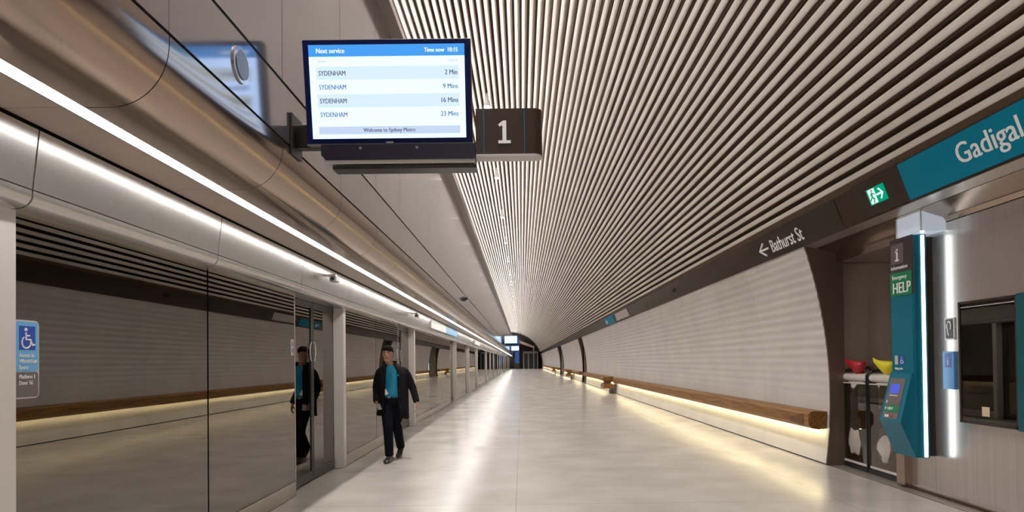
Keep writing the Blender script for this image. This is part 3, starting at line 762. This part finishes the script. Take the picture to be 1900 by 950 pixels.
# ------------------------------------------------------------------ bins in the recess
def bin_(ya, yb, flapm, label, ring=False):
    xf, xb = 4.50, 4.93; z1 = 1.27
    t = thing('recycling_bin', ((xf + xb) / 2, (ya + yb) / 2, 0), label, 'bin', 'recycling bins in the recess')
    bm = B()
    r = .017
    for y in (ya + r, yb - r):
        tube(bm, [(xf + r, y, .02), (xf + r, y, z1), (xf + .05, y, z1 + .045), (xb - .03, y, z1 + .10)], r, 8)
        tube(bm, [(xb - r, y, .02), (xb - r, y, z1 + .08)], r, 8)
    box(bm, xf - .002, xf + .03, ya, yb, .004, .06); box(bm, xf, xb, ya, ya + .02, .006, .05); box(bm, xf, xb, yb - .02, yb, .006, .05); box(bm, xb - .03, xb, ya, yb, .006, .06)
    link('frame', bm, M['black'], t)
    bm = B(); box(bm, xf + .012, xf + .018, ya + .035, yb - .035, .075, 1.15); fp = link('front_panel', bm, M['clear'], t)
    bm = B(); box(bm, xf + .004, xf + .03, ya + .035, yb - .035, .07, .10); box(bm, xf + .004, xf + .03, ya + .035, yb - .035, 1.15, 1.165); link('panel_trim', bm, M['offwhite'], fp)
    # rolled steel top
    bm = B(); tube(bm, [(xf + .055, ya + .035, 1.235), (xf + .055, yb - .035, 1.235)], .052, 16); box(bm, xf + .05, xb - .03, ya + .035, yb - .035, 1.27, 1.285); o = link('top_roll', bm, M['post_steel'], t); smooth_by_angle(o, 40)
    # bag hanging behind the clear front
    cx_, cy_ = (xf + xb) / 2 - .02, (ya + yb) / 2
    bm = B(); rg = []
    rnd = random.Random(int(ya * 10))
    for z, s in ((.14, .75), (.2, .95), (.35, 1.0), (.55, .96), (.75, .9), (.92, .93), (1.05, .9), (1.18, .96)):
        e = ell(cx_, cy_, z, .195 * s, .285 * s, 28, 0, 3)
        rg.append([(x + rnd.uniform(-.008, .008), y + rnd.uniform(-.01, .01), zz) for x, y, zz in e])
    rings_loft(bm, rg); o = link('liner_bag', bm, noisy(mat('liner', (.5, .46, .42), .35), (.42, .37, .33), (.56, .51, .47), (1, 1, 1.6), 2.0, 3), t, smooth=True)
    # coloured folded flap standing on the opening
    bm = B()
    yc = (ya + yb) / 2 + .03
    n = 14
    rg = []
    for (x, z, hy, hx) in ((4.60, 1.29, .10, .05), (4.58, 1.34, .16, .075), (4.565, 1.40, .22, .085), (4.56, 1.46, .245, .075)):
        rg.append([(x + hx * sin(2 * pi * k / n) * (1 + .2 * sin(5 * k)), yc + hy * cos(2 * pi * k / n), z + .025 * cos(4 * pi * k / n + 1)+ .02*cos(2*pi*k/n)) for k in range(n)])
    rings_loft(bm, rg); link('folded_flap', bm, flapm, t, smooth=True)
    return t
bin_(8.46, 9.15, M['red'], 'recycling bin with the red flap, beside the curved wall end', )
bin_(7.745, 8.435, M['yellow'], 'recycling bin with the yellow flap, behind the help point')
bm = B(); box(bm, 4.44, 4.99, 7.66, 9.2, 0.0005, .004)
bm.free()

# ------------------------------------------------------------------ benches along the right wall
bench_lab = {0: 'longest timber bench with warm light beneath, nearest on the right wall',
             1: 'second timber bench, between the first wooden seat block and the first recess',
             2: 'third timber bench, from the first recess to the middle seat block',
             3: 'fourth timber bench, short run beside the distant help point recess',
             4: 'fifth timber bench along the far right wall',
             5: 'last timber bench at the far end of the right wall'}
def bench(y0, y1, k):
    t = thing('wall_bench', (4.2, (y0 + y1) / 2, .49), bench_lab[k], 'bench', 'timber benches along the right wall')
    def xw(z): return CX + sqrt(RR * RR - (z - CZ) ** 2) - .006
    sec = lambda dx=0, dz=0: [(4.052, .56), (4.10, .508), (4.20, .492), (xw(.50), .505), (xw(.745), .745), (4.13, .752), (4.075, .735), (4.05, .70)]
    n = max(1, round((y1 - y0) / 2.4)); st = (y1 - y0) / n
    for i in range(n):
        bm = B(); prism(bm, sec(), y0 + st * i + .002, y0 + st * (i + 1) - .002)
        ed = [e for e in bm.edges if abs(e.verts[0].co.y - e.verts[1].co.y) < 1e-6 and e.verts[0].co.y < y0 + .01]
        if i == 0: bmesh.ops.bevel(bm, geom=ed, offset=.018, segments=2, affect='EDGES')
        link('timber_section', bm, M['timber'], t)
    if k == 0:
        # flat dark plate on the front, painting the shade inside a scoop
        bm = B()
        pts = [(y0 + .20, .70), (y0 + .62, .64), (y0 + .66, .60), (y0 + .60, .56), (y0 + .20, .545), (y0 + .17, .60)]
        yplate(bm, pts, 4.044, 4.054); link('scoop_shade', bm, M['timber_shaded'], t)
    bm = B(); box(bm, 4.215, 4.245, y0 + .03, y1 - .03, .4905, .493); link('light_strip', bm, M['led_warm'], t)
blocks = [29.3, 53.0, 78.5, 104.0]
runs = [(9.15, 28.9), (30.3, 42.9), (46.1, 52.6), (54.0, 65.9), (72.7, 91.9), (92.6, 130)]
for k, (a, b) in enumerate(runs): bench(a, b, k)
bl = ['nearest wooden seat block jutting from the bench, hollow underneath', 'second wooden seat block along the right wall', 'third wooden seat block, far along the right wall', 'furthest wooden seat block along the right wall']
for k, y in enumerate(blocks[:3]):
    t = thing('seat_block', (3.95, y + .5, .2), bl[k], 'seat', 'wooden seat blocks')
    ww = 1.15 if k == 0 else 1.5
    bm = B(); prism(bm, [(3.62, .66), (3.70, .76), (4.04, .76), (4.04, .60), (3.66, .60)], y, y + ww); link('seat_slab', bm, M['timber'], t)
    bm = B(); prism(bm, [(3.85, .46), (3.80, .60), (4.04, .60), (4.04, .46)], y + .05, y + ww - .05); link('shaded_core', bm, M['timber_shaded'], t)  # shade of the hollow between the slabs put into darker timber
    bm = B(); prism(bm, [(3.70, .24), (3.70, .40), (3.80, .46), (4.04, .46), (4.16, .42), (4.16, .24)], y, y + ww); link('lower_slab', bm, M['timber'], t)
    bm = B(); box(bm, 4.08, 4.15, y + .1, y + ww - .1, .0, .24); link('foot', bm, M['charcoal'], t)

# ------------------------------------------------------------------ far end furniture
t = thing('lift_enclosure', (2.2, Y1 - 3, 0), 'dark glazed enclosure with pale uprights at the far end', 'enclosure')
bm = B()
for x in (.4, 1.4, 2.5, 3.3): box(bm, x - .12, x + .12, Y1 - 4, Y1 - 3.8, 0, 3.2)
box(bm, .3, 3.4, Y1 - 4, Y1 - 3.8, 3.2, 3.6); link('uprights', bm, M['grey'], t)
bm = B(); box(bm, .4, 3.35, Y1 - 3.7, Y1 - 3.6, 0, 3.2); link('dark_panes', bm, M['black'], t)
t = thing('escalator_truss', (0, Y1 - 2, 3.5), 'dark bronze sloping truss above the far enclosure', 'escalator')
bm = B(); v = [(-.6, 6.0), (2.7, 4.7), (2.7, 4.2), (-.6, 5.4)]; prism(bm, v, Y1 - 3, Y1 - 1.5); link('truss', bm, M['bronze'], t)
bm = B(); box(bm, 2.4, 2.7, Y1 - 2.6, Y1 - 2.3, 0, 4.3); link('column', bm, M['bronze'], t)
t = thing('back_lit_poster', (-1.0, Y1 - 5, 0), 'tall blue lit panel standing at the far end left', 'sign')
bm = B(); box(bm, -1.4, -.5, Y1 - 5, Y1 - 4.8, 1.2, 6.4); link('panel', bm, emat('deep_blue_lit', (.05, .10, .28), .8), t)
bm = B(); box(bm, -1.4, -.5, Y1 - 5, Y1 - 4.8, 0, 1.2); link('base', bm, M['charcoal'], t)

# ------------------------------------------------------------------ the walking man
def person():
    t = thing('person', (-1.99, 9.98, 0), 'man in black jacket and teal shirt walking beside the screen doors', 'person')
    # --- body: one fused surface
    bm = B()
    hips_r = Vector((-2.09, 10.0, .93)); hips_l = Vector((-1.91, 10.0, .93))
    kr = Vector((-2.045, 9.86, .51)); ar = Vector((-2.03, 9.86, .10)); tr = Vector((-2.04, 9.66, .035))
    kl = Vector((-1.945, 10.06, .50)); al = Vector((-1.955, 10.38, .17)); tl = Vector((-1.955, 10.22, .045))
    tube(bm, [hips_r, (hips_r + kr) / 2, kr, (kr * .6 + ar * .4), ar], [.085, .075, .055, .055, .038], 12)
    tube(bm, [hips_l, (hips_l + kl) / 2, kl, (kl * .6 + al * .4), al], [.085, .075, .055, .055, .038], 12)
    tube(bm, [ar + Vector((0, .03, -.04)), ar + Vector((0, -.06, -.058)), ar + Vector((0, -.14, -.072))], [.026, .024, .012], 10)
    tube(bm, [al + Vector((0, 0, -.03)), al + Vector((0, -.05, -.075)), al + Vector((0, -.09, -.11))], [.026, .022, .012], 10)
    rings_loft(bm, [ell(-2.0, 10.0, z, rx, ry, 24, 0, 2.3) for z, rx, ry in ((.84, .13, .10), (.92, .165, .115), (1.02, .155, .11), (1.15, .155, .11), (1.28, .155, .10), (1.36, .145, .085), (1.40, .10, .07), (1.43, .06, .055))])
    neck = Vector((-2.045, 9.985, 1.44)); hd = Vector((-2.062, 9.955, 1.635))
    tube(bm, [neck + Vector((.02, 0, -.02)), hd + Vector((0, .01, -.05))], [.062, .055], 14)
    # head: lofted egg with jaw; face towards -y, turned slightly to the left of the picture
    rot = radians(3)
    def hp(x, y, z): return Vector((hd.x + x * cos(rot) - y * sin(rot), hd.y + x * sin(rot) + y * cos(rot), hd.z + z))
    rg = []
    for z, rx, ry, cy in ((-.118, .030, .030, -.052), (-.108, .044, .055, -.042), (-.085, .056, .075, -.022), (-.05, .066, .088, -.008), (-.01, .073, .094, 0), (.03, .077, .098, .004), (.065, .073, .093, .006), (.095, .056, .072, .006), (.112, .030, .040, .006), (.117, .008, .010, .006)):
        rg.append([hp(rx * cos(2 * pi * k / 20), cy + ry * sin(2 * pi * k / 20), z) for k in range(20)])
    rings_loft(bm, rg)
    rings_loft(bm, [[hp(.009 * s * cos(2 * pi * k / 8), -.092 - d + .012 * s * sin(2 * pi * k / 8), z) for k in range(8)] for z, d, s in ((.022, -.004, .8), (0, .008, 1), (-.022, .020, 1.4), (-.036, .010, 1.2))])   # nose
    tube(bm, [hp(-.026, -.083, -.062), hp(0, -.091, -.060), hp(.026, -.083, -.062)], .0085, 8)  # lips
    tube(bm, [hp(-.05, -.078, .031), hp(-.02, -.092, .035)], .007, 6); tube(bm, [hp(.05, -.078, .031), hp(.02, -.092, .035)], .007, 6)
    for s in (-1, 1): sphere(bm, hp(s * .077, .008, -.005), .024, 10, (.4, .7, 1.25))  # ears
    # arms
    sr = Vector((-2.185, 10.0, 1.385)); er = Vector((-2.265, 10.03, 1.10)); wr_ = Vector((-2.215, 9.84, .905))
    sl_ = Vector((-1.825, 10.0, 1.385)); el = Vector((-1.70, 10.08, 1.115)); wl = Vector((-1.625, 9.98, .885))
    tube(bm, [Vector((-2.08, 10, 1.36)), sr, (sr + er) / 2, er, (er + wr_) / 2, wr_], [.035, .042, .042, .040, .036, .026], 12)
    tube(bm, [Vector((-1.92, 10, 1.36)), sl_, (sl_ + el) / 2, el, (el + wl) / 2, wl], [.035, .042, .042, .040, .036, .026], 12)
    def hand(wv, d, across, curl, palmn):
        d = Vector(d).normalized(); a = Vector(across).normalized(); n_ = Vector(palmn).normalized()
        # palm
        rg = []
        for s, wd, th in ((-.01, .026, .020), (.03, .036, .017), (.06, .041, .015), (.088, .040, .012)):
            c = wv + d * s
            rg.append([c + a * wd * cos(2 * pi * k / 12) + n_ * th * sin(2 * pi * k / 12) for k in range(12)])
        rings_loft(bm, rg)
        for i, (off, ln) in enumerate(((-.030, .066), (-.010, .075), (.010, .070), (.030, .055))):
            p0 = wv + d * .078 + a * off
            p1 = p0 + (d * cos(curl * .5) + n_ * sin(curl * .5)) * ln * .45
            p2 = p1 + (d * cos(curl * 1.3) + n_ * sin(curl * 1.3)) * ln * .33
            p3 = p2 + (d * cos(curl * 2.0) + n_ * sin(curl * 2.0)) * ln * .28
            tube(bm, [p0, p1, p2, p3], [.0095, .009, .008, .0065], 8)
        q0 = wv + d * .025 - a * .030; q1 = q0 + (d * .7 - a * .6 + n_ * .4).normalized() * .04; q2 = q1 + (d * .9 - a * .1 + n_ * .5).normalized() * .03
        tube(bm, [q0, q1, q2], [.012, .0105, .008], 8)
    hand(wr_, (.30, -.45, -.75), (.25, -.75, .55), .75, (.9, .35, .25))
    hand(wl, (.06, -.20, -1), (0, -1, .2), .45, (-1, 0, -.05))
    me_o = link('body', bm, M['skin'], t, keep_normals=False)
    md = me_o.modifiers.new('r', 'REMESH'); md.mode = 'VOXEL'; md.voxel_size = .0058; md.use_smooth_shade = True
    sm = me_o.modifiers.new('s', 'SMOOTH'); sm.factor = .5; sm.iterations = 2
    dg = bpy.context.evaluated_depsgraph_get(); nm = bpy.data.meshes.new_from_object(me_o.evaluated_get(dg))
    me_o.modifiers.clear(); old = me_o.data; me_o.data = nm; bpy.data.meshes.remove(old)
    if not nm.materials: nm.materials.append(M['skin'])
    body = me_o
    # eyes, brows
    for s in (-1, 1):
        bm = B(); sphere(bm, hp(s * .030, -.0815, .010), .0115, 12, (1, 1, .6)); e = link('eye', bm, M['offwhite'], t, smooth=True)
        bm = B(); sphere(bm, hp(s * .030, -.0885, .010), .0060, 10); link('iris', bm, M['hair'], e, smooth=True)
        bm = B(); tube(bm, [hp(s * .050, -.083, .034), hp(s * .032, -.095, .040), hp(s * .014, -.097, .034)], .0050, 6); link('eyebrow', bm, M['hair'], t)
    bm = B(); tube(bm, [hp(-.024, -.091, -.062), hp(0, -.099, -.060), hp(.024, -.091, -.062)], .0045, 6); link('mouth', bm, mat('lip', (.22, .07, .06), .5), t)
    # hair cap
    bm = B(); rg = []; rh = random.Random(8)
    for z, rx, ry, cy in ((-.035, .074, .050, .055), (.0, .081, .064, .045), (.035, .084, .084, .030), (.062, .086, .103, .010), (.085, .083, .108, .002), (.108, .074, .096, .002), (.128, .052, .068, .004), (.138, .018, .024, .004)):
        rg.append([hp((rx + rh.uniform(-.004, .004)) * cos(2 * pi * k / 30), cy + (ry + rh.uniform(-.005, .005)) * sin(2 * pi * k / 30), z + rh.uniform(-.006, .006) - (.012 if (22 < k or k < 3) and z < .09 and z > .05 else 0)) for k in range(30)])
    rings_loft(bm, rg); link('hair', bm, M['hair'], t, smooth=True)
    # trousers: fused legs and hip
    bm = B()
    for h, k_, a_ in ((hips_r, kr, ar), (hips_l, kl, al)):
        tube(bm, [h + Vector((0, 0, .03)), h, (h + k_) / 2, k_, (k_ + a_) / 2, a_ + (k_ - a_) * -.03], [.10, .108, .094, .076, .070, .066], 16)
    rings_loft(bm, [ell(-2.0, 10.0, z, rx, ry, 24, 0, 2.4) for z, rx, ry in ((.83, .16, .115), (.90, .185, .13), (.96, .180, .125), (1.00, .172, .122))])
    tr_o = link('trousers', bm, M['trousers'], t)
    md = tr_o.modifiers.new('r', 'REMESH'); md.mode = 'VOXEL'; md.voxel_size = .010; md.use_smooth_shade = True
    sm = tr_o.modifiers.new('s', 'SMOOTH'); sm.iterations = 4
    bm = B(); rings_loft(bm, [ell(-2.0, 10.0, z, .178, .128, 24, 0, 2.4) for z in (.965, 1.0)]); bl_ = link('belt', bm, M['black'], t, smooth=True)
    bm = B(); box(bm, -2.05, -2.01, 9.866, 9.873, .966, .999, .002); link('buckle', bm, M['grey'], bl_)
    # shirt
    bm = B(); rings_loft(bm, [ell(-2.0, 9.995, z, rx, ry, 28, 0, 2.3) for z, rx, ry in ((.975, .178, .130), (1.03, .174, .128), (1.15, .172, .128), (1.28, .180, .126), (1.38, .170, .120), (1.43, .125, .098), (1.465, .086, .080))])
    sh = link('shirt', bm, M['shirt'], t, smooth=True)
    bm = B(); rings_loft(bm, [ell(-2.03, 9.985, 1.445, .090, .083, 20, 0, 2, .25), ell(-2.045, 9.975, 1.497, .073, .070, 20, 0, 2, .45), ell(-2.045, 9.975, 1.495, .067, .064, 20, 0, 2, .45), ell(-2.03, 9.985, 1.445, .084, .077, 20, 0, 2, .25)], False); link('collar', bm, M['shirt'], sh, smooth=True)
    # jacket: torso shell open down the front, with sleeves
    bm = B(); prof = []
    lev = ((.70, .232, .165, 50), (.78, .226, .162, 45), (.92, .220, .158, 39), (1.05, .222, .155, 38), (1.18, .222, .153, 36), (1.30, .225, .150, 34), (1.38, .215, .142, 34), (1.44, .150, .112, 38), (1.485, .100, .092, 50))
    nseg = 30; gi, go = [], []
    for z, rx, ry, op in lev:
        a0 = -90 + op * .62; a1 = 270 - op * .45
        ri, ro = [], []
        for k in range(nseg + 1):
            a = radians(a0 + (a1 - a0) * k / nseg)
            cxx = -2.0 + (-.02 if z > 1.4 else 0); fold = .008 * sin(9 * a + z * 7)
            for R_, lst in ((0, ri), (.012, ro)):
                c, s = cos(a), sin(a); p = 2.5
                X = (rx + R_ + fold) * math.copysign(abs(c) ** (2 / p), c); Y = (ry + R_ + fold) * math.copysign(abs(s) ** (2 / p), s)
                zz = z - (.06 * max(0, X / .24) if z < .75 else 0)
                lst.append(Vector((cxx + X, 10.0 + Y, zz)))
        gi.append([bm.verts.new(p) for p in ri]); go.append([bm.verts.new(p) for p in ro])
    for L1, L2, i1, i2 in zip(go, go[1:], gi, gi[1:]):
        for k in range(nseg):
            bm.faces.new((L1[k], L1[k + 1], L2[k + 1], L2[k])); bm.faces.new((i1[k + 1], i1[k], i2[k], i2[k + 1]))
        bm.faces.new((i1[0], L1[0], L2[0], i2[0])); bm.faces.new((L1[-1], i1[-1], i2[-1], L2[-1]))
    for k in range(nseg):
        bm.faces.new((gi[0][k], gi[0][k + 1], go[0][k + 1], go[0][k])); bm.faces.new((go[-1][k], go[-1][k + 1], gi[-1][k + 1], gi[-1][k]))
    jk = link('jacket', bm, M['jacket'], t, smooth=True)
    for nm_, sv, ev, wv, inn in (('sleeve', sr, er, wr_, Vector((-2.10, 10, 1.375))), ('sleeve', sl_, el, wl, Vector((-1.90, 10, 1.375)))):
        bm = B(); m1 = (sv + ev) / 2; m2 = (ev + wv) / 2
        tube(bm, [inn, sv + Vector((0, 0, -.005)), sv * .75 + ev * .25, m1, ev, m2, wv * .85 + ev * .15, wv * 1.0], [.07, .082, .078, .070, .066, .057, .050, .047], 18)
        o = link(nm_, bm, M['jacket'], jk, smooth=True)
        sb = o.modifiers.new('s', 'SUBSURF'); sb.levels = 1; sb.render_levels = 1
    # standing collar of the jacket, open at the front
    bm = B(); lay = []
    for z0_, rx_, ry_ in ((1.435, .118, .100), (1.475, .104, .092), (1.535, .094, .084)):
        ri, ro = [], []
        for k in range(23):
            a = radians(-90 + 42 + (360 - 84) * k / 22); front = max(0, -sin(a))
            zc_ = z0_ - .05 * front
            ri.append(bm.verts.new((-2.035 + rx_ * cos(a), 9.99 + ry_ * sin(a), zc_))); ro.append(bm.verts.new((-2.035 + (rx_ + .008) * cos(a), 9.99 + (ry_ + .008) * sin(a), zc_)))
        lay.append((ri, ro))
    for (i1, o1), (i2, o2) in zip(lay, lay[1:]):
        for k in range(22):
            bm.faces.new((o1[k], o1[k + 1], o2[k + 1], o2[k])); bm.faces.new((i1[k + 1], i1[k], i2[k], i2[k + 1]))
        bm.faces.new((i1[0], o1[0], o2[0], i2[0])); bm.faces.new((o1[-1], i1[-1], i2[-1], o2[-1]))
    for (i1, o1) in (lay[0], lay[-1]):
        for k in range(22): bm.faces.new((i1[k], i1[k + 1], o1[k + 1], o1[k]))
    link('jacket_collar', bm, M['jacket'], jk, smooth=True)
    bm = B(); disc(bm, (-1.885, 9.846, 1.315), (0, -1, 0), .017, .006, 14); link('badge', bm, M['teal'], jk)
    # shoes
    for a_, t_ in ((ar, tr), (al, tl)):
        bm = B(); d = (t_ - a_); d.z = 0; d.normalize(); s = Vector((-d.y, d.x, 0))
        lift = 0 if a_.z < .12 else .012
        slope = 0 if a_.z < .12 else .33
        rg = []
        for q, wd, h in ((-.085, .028, .09), (-.055, .043, .115), (0, .046, .125), (.06, .047, .090), (.12, .052, .068), (.18, .048, .055), (.225, .024, .032)):
            c = Vector((a_.x, a_.y, 0)) + d * q; z0 = lift + max(0, (.13 - q)) * slope
            rg.append([c + s * wd * cos(2 * pi * k / 12) + Vector((0, 0, z0 + max(0.0, h / 2 + h / 2 * sin(2 * pi * k / 12)))) for k in range(12)])
        rings_loft(bm, rg); link('shoe', bm, M['shoe'], t, smooth=True)
    # identity card clipped on the shirt, phone in the right hand
    return t
P_ = person()
t = thing('lanyard_card', (-2.06, 9.85, 1.0), 'white identity card hanging over the man\'s teal shirt', 'card')
bm = B(); xd = Vector((.85, 0, .5)).normalized(); up = Vector((-.5, 0, .85)).normalized(); quad_plate(bm, Vector((-2.075, 9.850, 1.01)), xd, up, .05, .085, .003); link('card', bm, M['white'], t)
bm = B(); tube(bm, [(-2.075, 9.853, 1.09), (-2.085, 9.855, 1.25), (-2.10, 9.885, 1.40)], .003, 6); tube(bm, [(-2.075, 9.853, 1.09), (-2.03, 9.855, 1.25), (-1.985, 9.885, 1.40)], .003, 6); link('cord', bm, M['teal'], t)
t = thing('mobile_phone', (-2.14, 9.74, .80), 'pale phone held in the man\'s hand on the picture\'s left', 'phone')
bm = B(); quad_plate(bm, Vector((-2.165, 9.755, .80)), Vector((.9, -.3, .15)), Vector((-.25, -.4, .9)), .06, .10, .008); link('phone_body', bm, mat('phone', (.45, .42, .45), .3), t)
